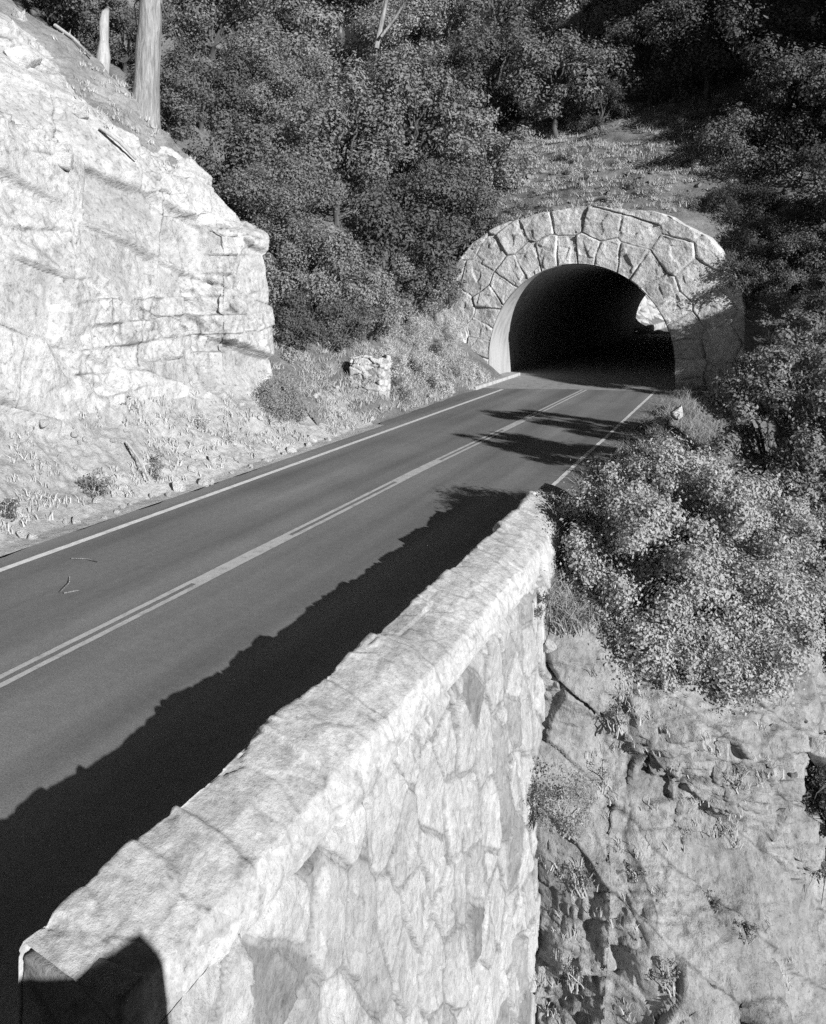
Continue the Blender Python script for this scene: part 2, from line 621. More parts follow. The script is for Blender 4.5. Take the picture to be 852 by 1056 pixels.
# joints dip towards the road: rotate the lattice
rx = Matrix.Rotation(.32, 3, 'X') @ Matrix.Rotation(.22, 3, 'Z')
Pr = P @ np.array(rx).T
Pr = Pr + .10 * np.stack([fbm(P * .8, 4, 31), fbm(P * .8, 3, 32), fbm(P * .8, 3, 33)], -1)
d1, c1, i1 = joints(Pr, 41, (1.5, 2.6, 1.55), .42, .30, .02, .05, .10)
Pr2 = Pr @ np.array(Matrix.Rotation(-.35, 3, 'X')).T
d2, c2, i2 = joints(Pr2, 52, (.7, 1.05, .55), .20, .34, .016, .03, .05)
Pr3 = Pr @ np.array(Matrix.Rotation(.5, 3, 'X')).T
d3, c3, i3 = joints(Pr3, 57, (.3, .42, .2), .08, .22, .012, .012, .025)
brk = sstep(-.14, .2, fbm(P * .55, 4, 77))          # shattered zones and sound zones
hi = sstep(7.4, 9.5, Zg + .6 * fbm(np.stack([Ag, Sg, Zg], -1) * .8, 3, 64)) * sstep(15.4, 17.6, Sg + .5 * fbm(np.stack([Ag, Sg, Zg], -1) * .7, 3, 65))                              # loose dirt slope above the face
lo = 1 - up
face = up * (1 - .75 * hi)
jmask = sstep(-.12, .2, fbm(P * .6 + 40, 3, 85))
disp = face * (d1 + d2 * (.12 + 1.1 * brk) + d3 * (.12 + 1.1 * brk)) + .07 * fbm(P * 1.3, 5, 61) + .018 * fbm(P * 7, 3, 62)
disp = disp + hi * (.25 * fbm(P * .9, 5, 66)) + lo * sstep(.05, .5, Zg) * (.16 * fbm(P * 1.4, 5, 68) + .05 * fbm(P * 6, 4, 69))
disp = disp * sstep(0.0, .5, Tg)
P = P + Nn * disp[..., None]
crk = face * np.clip(1.0 * c1 * jmask + .8 * c2 * brk + .35 * c3 * brk, 0, 1)
cliff_P, cliff_up, cliff_hi = P, up, hi
nmask = (up[:-1, :-1] < .5)
o = sheet('cliff', P, M['cliff'], {'crack': crk, 'cell': np.clip(.25 + .5 * i1 + .4 * i2 * brk, 0, 1)})
o['kind'] = 'structure'
o.data.materials.append(M['talus'])
o.data.materials.append(M['dirt'])
nq = len(o.data.polygons)
mi = ((lo[:-1, :-1] > .5 + .35 * fbm(P[:-1, :-1] * 1.5, 3, 70)) | (hi[:-1, :-1] > .55 + .5 * fbm(P[:-1, :-1] * .9, 4, 71))).astype(np.int32)
mi = np.where((mi == 1) & (hi[:-1, :-1] > .1), 2, mi).ravel().astype(np.int32)
if nq == len(mi):
    o.data.polygons.foreach_set('material_index', mi)

# ------------------------------------------------------------------ bluff below the bush on the right
aa = np.concatenate([np.arange(-4.1, 2.4, .026), np.arange(2.4, 9, .3)])
tq = np.linspace(0, 1, 520)
P = np.zeros((len(aa), len(tq), 3))
for i, a in enumerate(aa):
    q = np.clip((a + 3.2) / 3.2, 0, 1)
    nose = .5 * ((a - .3) + math.sqrt((a - .3) ** 2 + .10)) if a > -2 else 0.0
    se = 11.9 + 1.9 * q ** 1.2 + 5.0 * nose
    ze = -.25 - 1.45 * q - 1.3 * nose
    zr = float(H(a, 20.0))
    pts = np.array([(max(20.4, se + 3.2), zr - .05), (max(16.5, se + 2.0), zr * .8 - .1 - .2 * q), (se + .3 + .8 * q, ze + .15 + .3 * q), (se, ze),
                    (se - .25 - .8 * q, ze - 1.5), (se - .5 - 1.9 * q, ze - 3.2), (se - .8 - 3.4 * q, ze - 5.4), (se - 1.4 - 6.0 * q, ze - 10), (se - 3 - 9 * q, ze - 18)])
    sg = np.r_[0, np.cumsum(np.hypot(*np.diff(pts, axis=0).T))]
    wgt = np.interp(tq, [0, .2, .85, 1], [0, sg[2], sg[6] + 1.0, sg[-1]])
    P[i, :, 0] = a
    P[i, :, 1] = np.interp(wgt, sg, pts[:, 0])
    P[i, :, 2] = np.interp(wgt, sg, pts[:, 1])
wa = sstep(-2.6, -.6, P[..., 0])
Q = P * np.array([.25, .8, .8])
P[..., 0] += wa * .38 * fbm(Q, 3, 171)
P[..., 1] -= sstep(-.4, -1.4, P[..., 2]) * (.55 * np.abs(fbm(P * .42, 3, 173)) + .22 * np.sin(P[..., 2] * 2.1 + 1.2 * P[..., 0] + 2 * fbm(P * .4, 2, 174)))
Nn = grid_normals(P)
if Nn[60, 250, 1] > 0:
    Nn = -Nn
rx = Matrix.Rotation(-.55, 3, 'Y') @ Matrix.Rotation(.5, 3, 'X')
Pr = P @ np.array(rx).T
Pr = Pr + .22 * np.stack([fbm(P * .7, 4, 131), fbm(P * .7, 3, 132), fbm(P * .7, 3, 133)], -1)
d1, c1, i1 = joints(Pr, 141, (1.1, 1.2, .8), .15, .30, .012, .02)
Pr2 = Pr @ np.array(Matrix.Rotation(.6, 3, 'Y') @ Matrix.Rotation(-.3, 3, 'X')).T
d2, c2, i2 = joints(Pr2, 152, (.40, .48, .30), .13, .42, .012, .015, .03)
d3, c3, i3 = joints(Pr2 @ np.array(Matrix.Rotation(.7, 3, 'Z')).T, 153, (.15, .2, .11), .05, .34, .01, .01, .015)
brk = sstep(-.25, .3, fbm(P * .8, 3, 177))
steep = sstep(-.2, -1.0, P[..., 2])
disp = steep * (d1 + d2 * (.3 + .9 * brk) + d3 * (.3 + brk)) + .20 * fbm(P * .9, 5, 161) + .035 * fbm(P * 5, 4, 162)
P = P + Nn * disp[..., None]
bluff_P = P
o = sheet('bluff', P, M['bluff'], {'crack': steep * np.clip(.8 * c1 + .5 * c2 * brk, 0, 1), 'cell': np.clip(.2 + .5 * i1 + .4 * i2 * brk, 0, 1)})
o['kind'] = 'structure'

# unseen ledge under the tripod, shaped so its shadow covers the wall's end
uu = np.linspace(0, 1, 60)
pp, qq = np.meshgrid(np.linspace(-1.9, 4.5, 90), np.linspace(-7, 1.88, 130), indexing='ij')
topz = 1.74 + .344 * np.clip(pp + 1.6, 0, 2.9)
edge = np.minimum(sstep(-1.9, -1.5, pp), sstep(1.88, 1.66, qq))
zz = -9 + (topz + 9) * edge
zz = zz - .5 * np.clip(-qq - 3, 0, 9) - .4 * np.clip(pp - 2.5, 0, 9)
Po = np.stack([.872 * pp + .49 * qq, -.49 * pp + .872 * qq, zz], -1)
d1, c1, i1 = blocks(Po, 241, (1.2, 1.2, 1.2), .1, .15, .03, .05)
Po[..., 2] += (d1 - .05) * edge
o = sheet('unseen_outcrop', Po, M['bluff'], {'crack': c1, 'cell': i1})
o['kind'] = 'structure'

# ------------------------------------------------------------------ road
def strip(name, rows, mat, z, kind='structure', dens=.5, rag=0.0, seed=0):
    """rows: (s, a_left, a_right)"""
    rows = np.array(rows, float)
    s = np.arange(rows[0, 0], rows[-1, 0] + 1e-6, dens)
    l = np.interp(s, rows[:, 0], rows[:, 1])
    r = np.interp(s, rows[:, 0], rows[:, 2])
    if rag:
        l = l + rag * fbm(np.stack([s * 1.2, s * 0, s * 0], -1), 4, seed)
    w = np.linspace(0, 1, 7)
    P = np.stack([l[:, None] * (1 - w) + r[:, None] * w, np.repeat(s[:, None], 7, 1), np.full((len(s), 7), z)], -1)
    o = sheet(name, P, mat)
    if kind: o['kind'] = kind
    return o


strip('road', [(-14, -11.75, -3.7), (18, -11.75, -3.7), (24, -12.0, -4.1), (35.2, -12.3, -4.15), (37.6, -12.3, -4.15)], M['asphalt'], 0.0, dens=.25, rag=.18, seed=4)
# tunnel pavement, starting on a skew line across the mouth
sv = np.concatenate([np.linspace(0, 1, 30) ** 2])
aa2 = np.concatenate([[-13.8, -13.25], np.linspace(-13.15, -4.15, 36), [-4.05, -3.6]])
st = np.interp(aa2, [-13.8, -13.25, -13.15, -11.4, -7.75, -4.15, -4.05, -3.6], [42, 41, 35.3, 35.5, 36.7, 37.3, 40, 41]) + .05 * fbm(np.stack([aa2 * 2, aa2 * 0, aa2 * 0], -1), 3, 8)
P = np.stack([np.repeat(aa2[:, None], 30, 1), st[:, None] * (1 - sv) + 130 * sv, np.full((40, 30), .004)], -1)
sheet('tunnel_pavement', P, M['floorc'])['kind'] = 'structure'


def marking(name, a_c, w, s0, s1, mat, z=.008, rag=.008, seed=0, dens=.1, bend=None):
    s = np.arange(s0, s1 + 1e-6, dens)
    off = .03 * fbm(np.stack([s * .15, s * 0, s * 0], -1), 2, seed)
    c = a_c + off + (bend(s) if bend else 0)
    l = c - w / 2 + rag * fbm(np.stack([s * 5, s * 0, s * 0], -1), 3, seed + 1)
    r = c + w / 2 + rag * fbm(np.stack([s * 5, s * 0, s * 0 + 9], -1), 3, seed + 2)
    P = np.stack([np.stack([l, s, s * 0 + z], -1), np.stack([r, s, s * 0 + z], -1)], 1)
    o = sheet(name, P, mat)
    o['kind'] = 'structure'
    return o


marking('edge_line', -11.17, .15, -12, 35.3, M['white'], seed=2)
marking('edge_line', -4.60, .11, 10, 37.6, M['white'], seed=5, bend=lambda s: -.25 * np.clip((s - 19) / 19, 0, 1))
marking('centre_line', -8.08, .095, -12, 36.6, M['yellow'], seed=8, bend=lambda s: .22 * np.clip((s - 18) / 18, 0, 1))
marking('centre_line', -7.90, .095, -12, 36.6, M['yellow'], seed=8, bend=lambda s: .22 * np.clip((s - 18) / 18, 0, 1))
for s0, s1 in ((10.0, 12.7), (17.2, 19.9), (25.0, 28.0)):
    marking('centre_line_patch', -7.99, .10, s0, s1, M['yellow'], z=.0065, seed=8, bend=lambda s: .22 * np.clip((s - 18) / 18, 0, 1))

# ------------------------------------------------------------------ parapet and retaining wall
def a_in(s): return np.interp(s, [3, 12, 15.4], [-3.87, -3.87, -3.98])
def a_out(s): return np.interp(s, [3, 11.3, 12.4, 15.4], [-3.08, -3.08, -3.15, -3.36])


wall = empty('retaining_wall', (-3.5, 9, 0))
tag(wall, 'long sunlit rubble stone wall dropping away beside the road, with rough capping', 'stone wall')


def put(o, parent):
    o.parent = parent
    o.matrix_parent_inverse = parent.matrix_basis.inverted() if False else Matrix.Translation(-Vector(parent.location))
    return o


s_w = np.concatenate([np.arange(3.3, 12.6, .026), np.arange(12.6, 15.45, .03)])
# capping: inner face, top, shoulder down to the first joint
cs_t = np.linspace(0, 1, 84)
Sg, Tg = np.meshgrid(s_w, cs_t, indexing='ij')
ai, ao = a_in(Sg), a_out(Sg)
topz = .80 + .0 * Sg
Ac = np.interp(Tg, [0, .30, .36, .60, .80, .92, .97, 1.0], [0, 0, .07, .55, .90, .99, 1.0, .985])
Ac = ai + (ao - ai) * Ac
Zc = np.interp(Tg, [0, .30, .36, .60, .80, .92, .97, 1.0], [-.05, .74, .83, .74, .60, .42, .34, .28])
endd = sstep(15.45, 15.15, Sg)
Zc = Zc * (.25 + .75 * endd)
P = np.stack([Ac, Sg, Zc], -1)
Nn = grid_normals(P)
if Nn[100, 55, 2] < 0:
    Nn = -Nn
Pw = P + .12 * np.stack([fbm(P * 1.5, 3, 301), fbm(P * 1.5, 3, 302), fbm(P * 1.5, 3, 303)], -1)
d1, c1, i1 = joints(Pw, 311, (2.0, 1.05, 2.0), .05, .05, .012, .02)
d2, c2, i2 = blocks(Pw, 312, (.6, .34, .4), .022, .04, .03, .010)
d3, c3, i3 = blocks(Pw @ np.array(Matrix.Rotation(.5, 3, 'Z')).T, 313, (.5, .09, .2), .02, .03, .06, .006)
inner = np.exp(-((Tg - .34) / .08) ** 2)
disp = d1 * (1 + .5 * inner) + d2 * (.4 + .8 * inner) + d3 * .2 + .012 * fbm(P * 2.2, 4, 321) + .005 * fbm(P * 12, 3, 322)
P = P + Nn * disp[..., None]
o = put(sheet('capping', P, M['cap'], {'crack': np.clip(.5 * c1 + .45 * c2 + .25 * c3, 0, 1), 'cell': np.clip(.25 + .35 * i1 + .4 * i2, 0, 1)}), wall)

# outer face: tall pitched stones in wide flush mortar
s_f = np.arange(3.3, 13.2, .023)
z_f = np.concatenate([np.arange(.35, -6.6, -.023), np.arange(-6.6, -9, -.2)])
Sg, Zg = np.meshgrid(s_f, z_f, indexing='ij')
Ag = a_out(Sg) - .012 + .008 * (-Zg) - .07 * sstep(.2, .34, Zg)
P = np.stack([Ag, Sg, Zg], -1)
Pw = np.stack([Sg + .28 * Zg, Zg, Ag * 0], -1) + .07 * np.stack([fbm(P * 1.6, 4, 331), fbm(P * 1.6, 4, 332), 0 * Ag], -1)
e, idh, v = worley(np.stack([Pw[..., 0] / .50, Pw[..., 1] / .82, Ag * 0 + .5], -1), 341, .9)
st = sstep(.03, .06, e)
dF, cF, iF = blocks(np.stack([Ag * 0 + idh * 7, Pw[..., 0], Pw[..., 1]], -1), 345, (.34, .24, .34), .012, .06, .05, .004)
e2, id2, v2 = worley(np.stack([Pw[..., 0] / .16, Pw[..., 1] / .22, Ag * 0 + .5], -1), 342, .9)
proud = .2 + .8 * hash1(idh, 3)
disp = st * proud * .055 + st * ((hash1(idh, 1) - .5) * v[..., 0] + (hash1(idh, 2) - .5) * v[..., 1]) * .09
disp = disp + dF * (.35 + .65 * st) + (1 - st) * (.014 * sstep(.05, .2, e2)) + .022 * fbm(P * 1.6, 4, 351) + .007 * fbm(P * 6, 4, 352)
hole = sstep(.72, .8, vnoise(P * 2.6, 356)) * (1 - st)
disp = disp - .08 * hole
P[..., 0] += disp
crk = np.clip(np.exp(-((e - .03) / .022) ** 2) * (.45 + .55 * hash1(idh, 5)) + hole, 0, 1) * .8
o = put(sheet('outer_face', P, M['wall'], {'crack': crk, 'cell': np.where(st > .5, .05 + .95 * hash1(idh, 6), .30)}), wall)


def rough_box(name, lo, hi, res, mat, seed, stone=(.4, .4, .4), amp=.05, rnd=.06, parent=None, joint=.04):
    """a masonry or rock block: rounded box, every face a fine grid pushed about by its stones"""
    lo, hi = np.array(lo, float), np.array(hi, float)
    Vs, Qs, n = [], [], 0
    for ax in range(3):
        u, w = [k for k in range(3) if k != ax]
        for sgn in (0, 1):
            nu = max(3, int((hi[u] - lo[u]) / res) + 1)
            nw = max(3, int((hi[w] - lo[w]) / res) + 1)
            a, b = np.meshgrid(np.linspace(lo[u], hi[u], nu), np.linspace(lo[w], hi[w], nw), indexing='ij')
            p = np.zeros((nu, nw, 3))
            p[..., u], p[..., w], p[..., ax] = a, b, (hi if sgn else lo)[ax]
            Vs.append(p.reshape(-1, 3))
            Qs.append(grid_quads(nu, nw)[:, ::(1 if (sgn ^ (ax == 1)) else -1)] + n)
            n += nu * nw
    V = np.concatenate(Vs)
    inn = np.clip(V, lo + rnd, hi - rnd)
    dv = V - inn
    ln = np.linalg.norm(dv, axis=1, keepdims=True)
    nr = dv / (ln + 1e-9)
    V = inn + nr * np.minimum(ln, rnd)
    d, c, i = blocks(V + .05 * np.stack([fbm(V * 3, 2, seed), fbm(V * 3, 2, seed + 1), fbm(V * 3, 2, seed + 2)], -1), seed + 5, stone, amp, amp, .05, joint)
    d = d + .3 * amp * fbm(V * 4, 4, seed + 6)
    V = V + nr * d[:, None]
    me = new_mesh(name, V, np.concatenate(Qs), mat=mat, attrs={'crack': c * .7, 'cell': i})
    return link(name, me, parent)


put(rough_box('end_pier', (-3.84, 3.30, -5), (-3.1, 3.50, .72), .025, M['wall'], 401, (.9, .7, 1.2), .018, rnd=.03, joint=.015), wall)

# ------------------------------------------------------------------ tunnel
tun = empty('tunnel', (TC, S0, 0), math.radians(-7.5))
tag(tun, 'dark arched road tunnel with a rock faced stone portal set into the hill', 'tunnel')
arc = np.pi * TR
plen = 2 * TZ + arc


def path(p):
    """along the opening from the left foot over the crown to the right foot: point and outward direction (local x, z)"""
    p = np.asarray(p, float)
    ang = np.pi - (p - TZ) / TR
    ang = np.clip(ang, 0, np.pi)
    x, z = TR * np.cos(ang), TZ + TR * np.sin(ang)
    dx, dz = np.cos(ang), np.sin(ang)
    z = np.where(p < TZ, p, z)
    z = np.where(p > TZ + arc, plen - p, z)
    return x, z, dx, dz


pg = np.linspace(0, plen, 470)
wg = np.linspace(0, 1, 120)
# depth of masonry outside the opening, from left foot to right foot
px_, pz_, pdx, pdz = path(pg)
ang = np.pi - np.clip((pg - TZ) / TR, 0, np.pi)
dep = np.interp(np.degrees(ang), [0, 20, 40, 55, 75, 90, 110, 125, 145, 180], [2.9, 3.4, 3.7, 3.4, 2.8, 2.65, 2.8, 3.2, 3.5, 3.2])
dep = dep + .22 * fbm(np.stack([pg * 1.3, pg * 0, pg * 0], -1), 4, 12)
X = px_[:, None] + pdx[:, None] * dep[:, None] * wg
Zp = pz_[:, None] + pdz[:, None] * dep[:, None] * wg
wd = dep[:, None] * wg
# stones: a ring of long voussoirs, then big irregular pieces laid around it
seeds = []
rr_ = np.random.default_rng(5)
p = .15
while p < plen:
    step = rr_.uniform(.6, 1.05)
    x, z, dx, dz = path(p + step / 2)
    q = .55 + rr_.uniform(-.12, .25)
    seeds.append((x + dx * q, z + dz * q))
    p += step
for row, (off, st0, st1) in enumerate([(2.05, 1.25, 2.1), (3.35, 1.4, 2.2)]):
    p = rr_.uniform(0, .6)
    while p < plen:
        step = rr_.uniform(st0, st1) * TR / (TR + off) if TZ < p < TZ + arc else .85
        x, z, dx, dz = path(min(plen, p + step / 2))
        q = off + rr_.uniform(-.22, .28)
        seeds.append((x + dx * q, z + dz * q))
        p += step
seeds = np.array(seeds)
wx = X + .12 * fbm(np.stack([X, Zp, X * 0], -1) * 1.8, 4, 15) * .45
wz = Zp + .12 * fbm(np.stack([X, Zp, X * 0], -1) * 1.8, 4, 16) * .45
dd = (wx[..., None] - seeds[:, 0]) ** 2 + (wz[..., None] - seeds[:, 1]) ** 2
# voussoirs: measure more tightly along the ring than across it, so that they come out long
o2 = np.argsort(dd, -1)[..., :2]
v1 = seeds[o2[..., 0]] - np.stack([wx, wz], -1)
v2 = seeds[o2[..., 1]] - np.stack([wx, wz], -1)
dv = v2 - v1
e = ((v1 + v2) * .5 * dv).sum(-1) / (np.linalg.norm(dv, axis=-1) + 1e-9)
idh = _h(o2[..., 0], o2[..., 0] * 0 + 3, o2[..., 0] * 0, 77)
e = np.minimum(e, np.minimum(wd + .05, dep[:, None] - wd + .05))
PP = np.stack([X, Zp, idh * 9], -1)
d2, c2, i2 = blocks(PP, 611, (.55, .6, .5), .06, .12, .03, .0)
rgh = fbm(PP * 1.6, 5, 612)
prd = sstep(.0, .05, e) * (.04 + .08 * hash1(idh, 2)) + sstep(.0, .12, e) * (.6 * d2 + .06 * rgh) \
    + sstep(.0, .10, e) * ((hash1(idh, 4) - .5) * v1[..., 0] + (hash1(idh, 5) - .5) * v1[..., 1]) * .16
Yp = -prd
crk = np.exp(-(e / .022) ** 2) * sstep(-.5, .2, fbm(PP * [1, 1, 0] * .9, 3, 615))
# front, then turned back over the extrados
P = np.stack([X, Yp, Zp], -1)
oy = np.linspace(.1, 1.6, 8)[None] + 0 * X[:, :1]
outs = np.stack([X[:, -1:] + pdx[:, None] * .01 + 0 * oy, oy, Zp[:, -1:] + pdz[:, None] * .01 + 0 * oy], -1)
P = np.concatenate([P, outs], 1)
padz = np.zeros((len(pg), 8))
ring_n = int(.40 * 120)
cr = np.concatenate([crk, padz], 1)
ce = np.concatenate([.15 + .85 * hash1(idh, 7), padz + .5], 1)
o = sheet('portal_masonry', P, M['portal'], {'crack': cr, 'cell': ce}, tun)
# lining: concrete barrel, slightly proud of the masonry edge
yl = np.concatenate([np.linspace(-.06, 1, 8), np.linspace(1.4, S1 - S0 + 1.2, 70)])
lx, lz = px_[::6] * .992, np.where(pz_[::6] > TZ, TZ + (pz_[::6] - TZ) * .992, pz_[::6])
cang = math.radians(7.5)
Px = np.repeat(lx[:, None], len(yl), 1) + yl[None] * math.sin(-cang) * -1 * -1 * 0
yl2 = np.repeat(yl[None], len(lx), 0)
# the barrel runs straight along the road although the portal is skewed
Xl = lx[:, None] - np.clip(yl2, 0, None) * math.sin(cang) * 1.0
Yl = np.where(yl2 < 0, yl2, yl2 * math.cos(cang))
P = np.stack([Xl + .012 * fbm(np.stack([Xl, Yl, Xl * 0], -1) * 1.5, 3, 90), Yl, np.repeat(lz[:, None], len(yl), 1)], -1)
o = sheet('barrel_lining', P, M['lining'], None, tun)
# far headwall round the exit
fx = np.stack([px_[::6][:, None] + pdx[::6][:, None] * np.linspace(0, 5, 6), np.full((len(px_[::6]), 6), 0.0), pz_[::6][:, None] + pdz[::6][:, None] * np.linspace(0, 4, 6)], -1)
L_ = S1 - S0
fx[..., 0] -= (L_ + 1) * math.sin(cang)
fx[..., 1] += (L_ + 1) * math.cos(cang)
sheet('exit_headwall', fx, M['portal'], {'crack': np.zeros(fx.shape[:2]), 'cell': np.full(fx.shape[:2], .5)}, tun)

# kerb at the left foot of the arch
kerb = rough_box('kerb', (-12.9, 34.6, -.05), (-12.15, 41.5, .16), .06, M['concrete'], 431, (2.5, 3.0, 2), .02, .03, joint=.01)
tag(kerb, 'pale concrete kerb running into the tunnel at the left foot of the arch', 'kerb')

# dry stone pier by the road
pier = rough_box('stone_pier', (-14.2, 26.5, -.1), (-12.95, 27.4, 2.0), .03, M['portal'], 441, (.55, .5, .2), .10, .08, joint=.06)
tag(pier, 'short dry stone pier of flat slabs on the left verge before the tunnel', 'stone pier')

# low wall beyond the exit
lw = rough_box('low_wall', (-12.7, 90, -.1), (-12.2, 112, .7), .15, M['wall'], 451, (.7, .9, .4), .05, .08)
tag(lw, 'low sunlit wall glimpsed through the far end of the tunnel', 'low wall')
# sunlit bank out beyond the tunnel
A, S = np.meshgrid(np.arange(-34, -13.0, .3), np.arange(86.5, 128, .35), indexing='ij')
Z = .1 + 1.35 * (-13.2 - A)
P = np.stack([A, S, Z], -1)
d1, c1, i1 = blocks(P, 641, (1.2, 1.4, 1.1), .8, 1.0, .05, .25)
P[..., 0] += d1
P[..., 2] += d1 * .5
o = sheet('roadside_bank', P, M['cliff'], {'crack': c1, 'cell': i1})
o['kind'] = 'structure'

# ------------------------------------------------------------------ plants
def limb(T, p0, p1, r0, r1, rng, n=6, k=6, sag=.12):
    t = np.linspace(0, 1, n)[:, None]
    p0, p1 = np.asarray(p0, float), np.asarray(p1, float)
    L = np.linalg.norm(p1 - p0)
    pts = p0 * (1 - t) + p1 * t + rng.normal(0, .05 * L, (n, 3)) * np.sin(np.pi * t) + np.array([0, 0, sag * L]) * np.sin(np.pi * t)
    T.add(pts, np.linspace(r0, r1, n), k)
    return pts


def oak_meshes(seed, R=3.0, n_clump=62, per=900, leaf=.145, mat='oak', flat=.85, squat=.85, aspect=.55):
    rng = np.random.default_rng(seed)
    cz = 1.05 * R
    cl = []
    d = sphere_dirs(n_clump, rng)
    d[:, 2] = d[:, 2] * .9 + .12
    rad = R * (.42 + .46 * rng.random(n_clump) ** .6) * (1 + .25 * vnoise(d * 1.6, seed))
    for k in range(n_clump):
        c = np.array([0, 0, cz]) + d[k] * rad[k] * np.array([1, 1, squat])
        cl.append((c, R * rng.uniform(.13, .32)))
    crown = crown_mesh('crown', cl, per, leaf, M[mat], rng, aspect, flat, soft=.24)
    T = Tubes()
    fork = np.array([rng.uniform(-.2, .2), rng.uniform(-.2, .2), cz * .45])
    t = np.linspace(0, 1, 7)[:, None]
    pts = np.array([[0, 0, -2.2]]) * (1 - t) + fork * t + rng.normal(0, .05, (7, 3))
    T.add(pts, np.linspace(.06 * R, .045 * R, 7), 9)
    for k in rng.choice(n_clump, 15, replace=False):
        limb(T, fork, cl[k][0], .028 * R, .007 * R, rng)
    return crown, T.mesh('trunk', M['bark'])


OAK = [oak_meshes(101, n_clump=46), oak_meshes(102, squat=1.0, n_clump=40, leaf=.17, per=650), oak_meshes(103, n_clump=56, squat=.75, leaf=.12, per=1250), oak_meshes(104, n_clump=38, leaf=.19, per=560),
       oak_meshes(105, mat='oakshade', squat=1.1, n_clump=40, leaf=.17, per=620), oak_meshes(106, mat='oakshade', n_clump=46)]


def tree(var, loc, scale, rz, label, group=None, name='oak_tree', cat='tree', sz=1.0):
    root = empty(name, loc, rz)
    root.scale = (scale, scale, scale * sz)
    tag(root, label, cat, group)
    link('trunk', OAK[var][1], root)
    link('crown', OAK[var][0], root)
    return root


def stand(u, v, rpx, y0=22.0):
    """walk out along the bearing until the crown would sit on the slope"""
    y = y0
    while y < 75:
        p = W(u, v, y)
        R = rpx * y / F
        if p[2] - H(p[0], p[1]) < .95 * R:
            break
        y += .25
    return p, R, y


FOREST = 'oaks massed on the hillside'
trees = [
    # u, v, r, variant, y0, label
    (325, 292, 60, 0, 27, 'bushy oak low beside the squared corner of the pale cliff'),
    (405, 262, 72, 1, 29, 'broad oak hanging over the verge midway between cliff and tunnel'),
    (290, 215, 62, 2, 30, 'oak rising just above and right of the squared cliff corner'),
    (232, 165, 55, 3, 31, 'oak behind the cliff edge below the big pine trunk'),
    (350, 165, 75, 0, 33, 'large rounded oak in the middle of the left hand grove'),
    (462, 215, 66, 2, 33, 'oak whose crown spills onto the left shoulder of the tunnel arch'),
    (505, 165, 52, 3, 36, 'oak at the grove edge above the left side of the arch'),
    (425, 125, 70, 1, 38, 'oak standing behind the grove halfway up the slope'),
    (575, 85, 58, 1, 40, 'pale lit oak high on the slope directly above the arch crown'),
    (505, 85, 62, 0, 42, None), (205, 90, 50, 1, 34, None), (270, 85, 62, 2, 36, None), (345, 70, 62, 3, 40, None),
    (430, 45, 62, 2, 44, None), (515, 20, 60, 3, 46, None), (600, 20, 55, 0, 46, None), (220, 10, 62, 0, 38, None),
    (300, 5, 62, 1, 42, None), (380, -10, 60, 2, 46, None), (460, -30, 60, 0, 50, None), (180, -40, 70, 2, 40, None),
    (560, -40, 60, 1, 50, None), (176, 105, 42, 1, 27, 'oak behind the foot of the big pine trunk'), (130, 40, 40, 0, 27, 'oak filling the gap between the snag and the pine trunk'),
    (308, 335, 36, 3, 24, 'low oak brush in the notch right of the squared cliff corner'), (350, 332, 36, 1, 26, 'low oak brush behind the stone pier, nearest the verge'), (385, 318, 40, 3, 28, 'low oak brush on the bank just right of the stone pier'), (420, 300, 42, 1, 30, 'low oak brush halfway along the bank to the arch'), (450, 300, 34, 0, 31, 'low oak brush against the left flank of the arch'), (90, 0, 55, 3, 36, None), (60, -60, 70, 1, 38, None), (260, -80, 80, 3, 46, None), (350, -90, 80, 0, 50, None),
]
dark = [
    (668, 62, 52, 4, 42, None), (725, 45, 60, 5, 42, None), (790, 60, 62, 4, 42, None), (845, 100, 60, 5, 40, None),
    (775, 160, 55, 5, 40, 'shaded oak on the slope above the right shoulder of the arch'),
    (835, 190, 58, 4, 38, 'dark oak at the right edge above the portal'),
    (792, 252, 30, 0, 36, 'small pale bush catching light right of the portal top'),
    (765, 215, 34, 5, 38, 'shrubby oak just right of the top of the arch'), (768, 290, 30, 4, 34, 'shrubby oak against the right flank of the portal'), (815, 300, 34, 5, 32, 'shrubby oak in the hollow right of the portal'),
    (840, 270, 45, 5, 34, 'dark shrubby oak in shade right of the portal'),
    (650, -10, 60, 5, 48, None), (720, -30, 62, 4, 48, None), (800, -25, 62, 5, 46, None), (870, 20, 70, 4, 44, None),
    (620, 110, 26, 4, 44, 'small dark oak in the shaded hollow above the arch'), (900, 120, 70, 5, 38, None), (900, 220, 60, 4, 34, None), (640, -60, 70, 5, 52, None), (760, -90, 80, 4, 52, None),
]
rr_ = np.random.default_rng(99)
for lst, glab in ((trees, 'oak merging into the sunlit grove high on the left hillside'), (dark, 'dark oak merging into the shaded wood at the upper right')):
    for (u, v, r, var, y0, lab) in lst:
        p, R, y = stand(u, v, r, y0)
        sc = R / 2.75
        tree(var, (p[0], p[1], p[2] - 1.05 * 3.0 * sc), sc, rr_.uniform(0, 6.28), lab or glab, FOREST if lst is trees else 'oaks in the shaded wood')


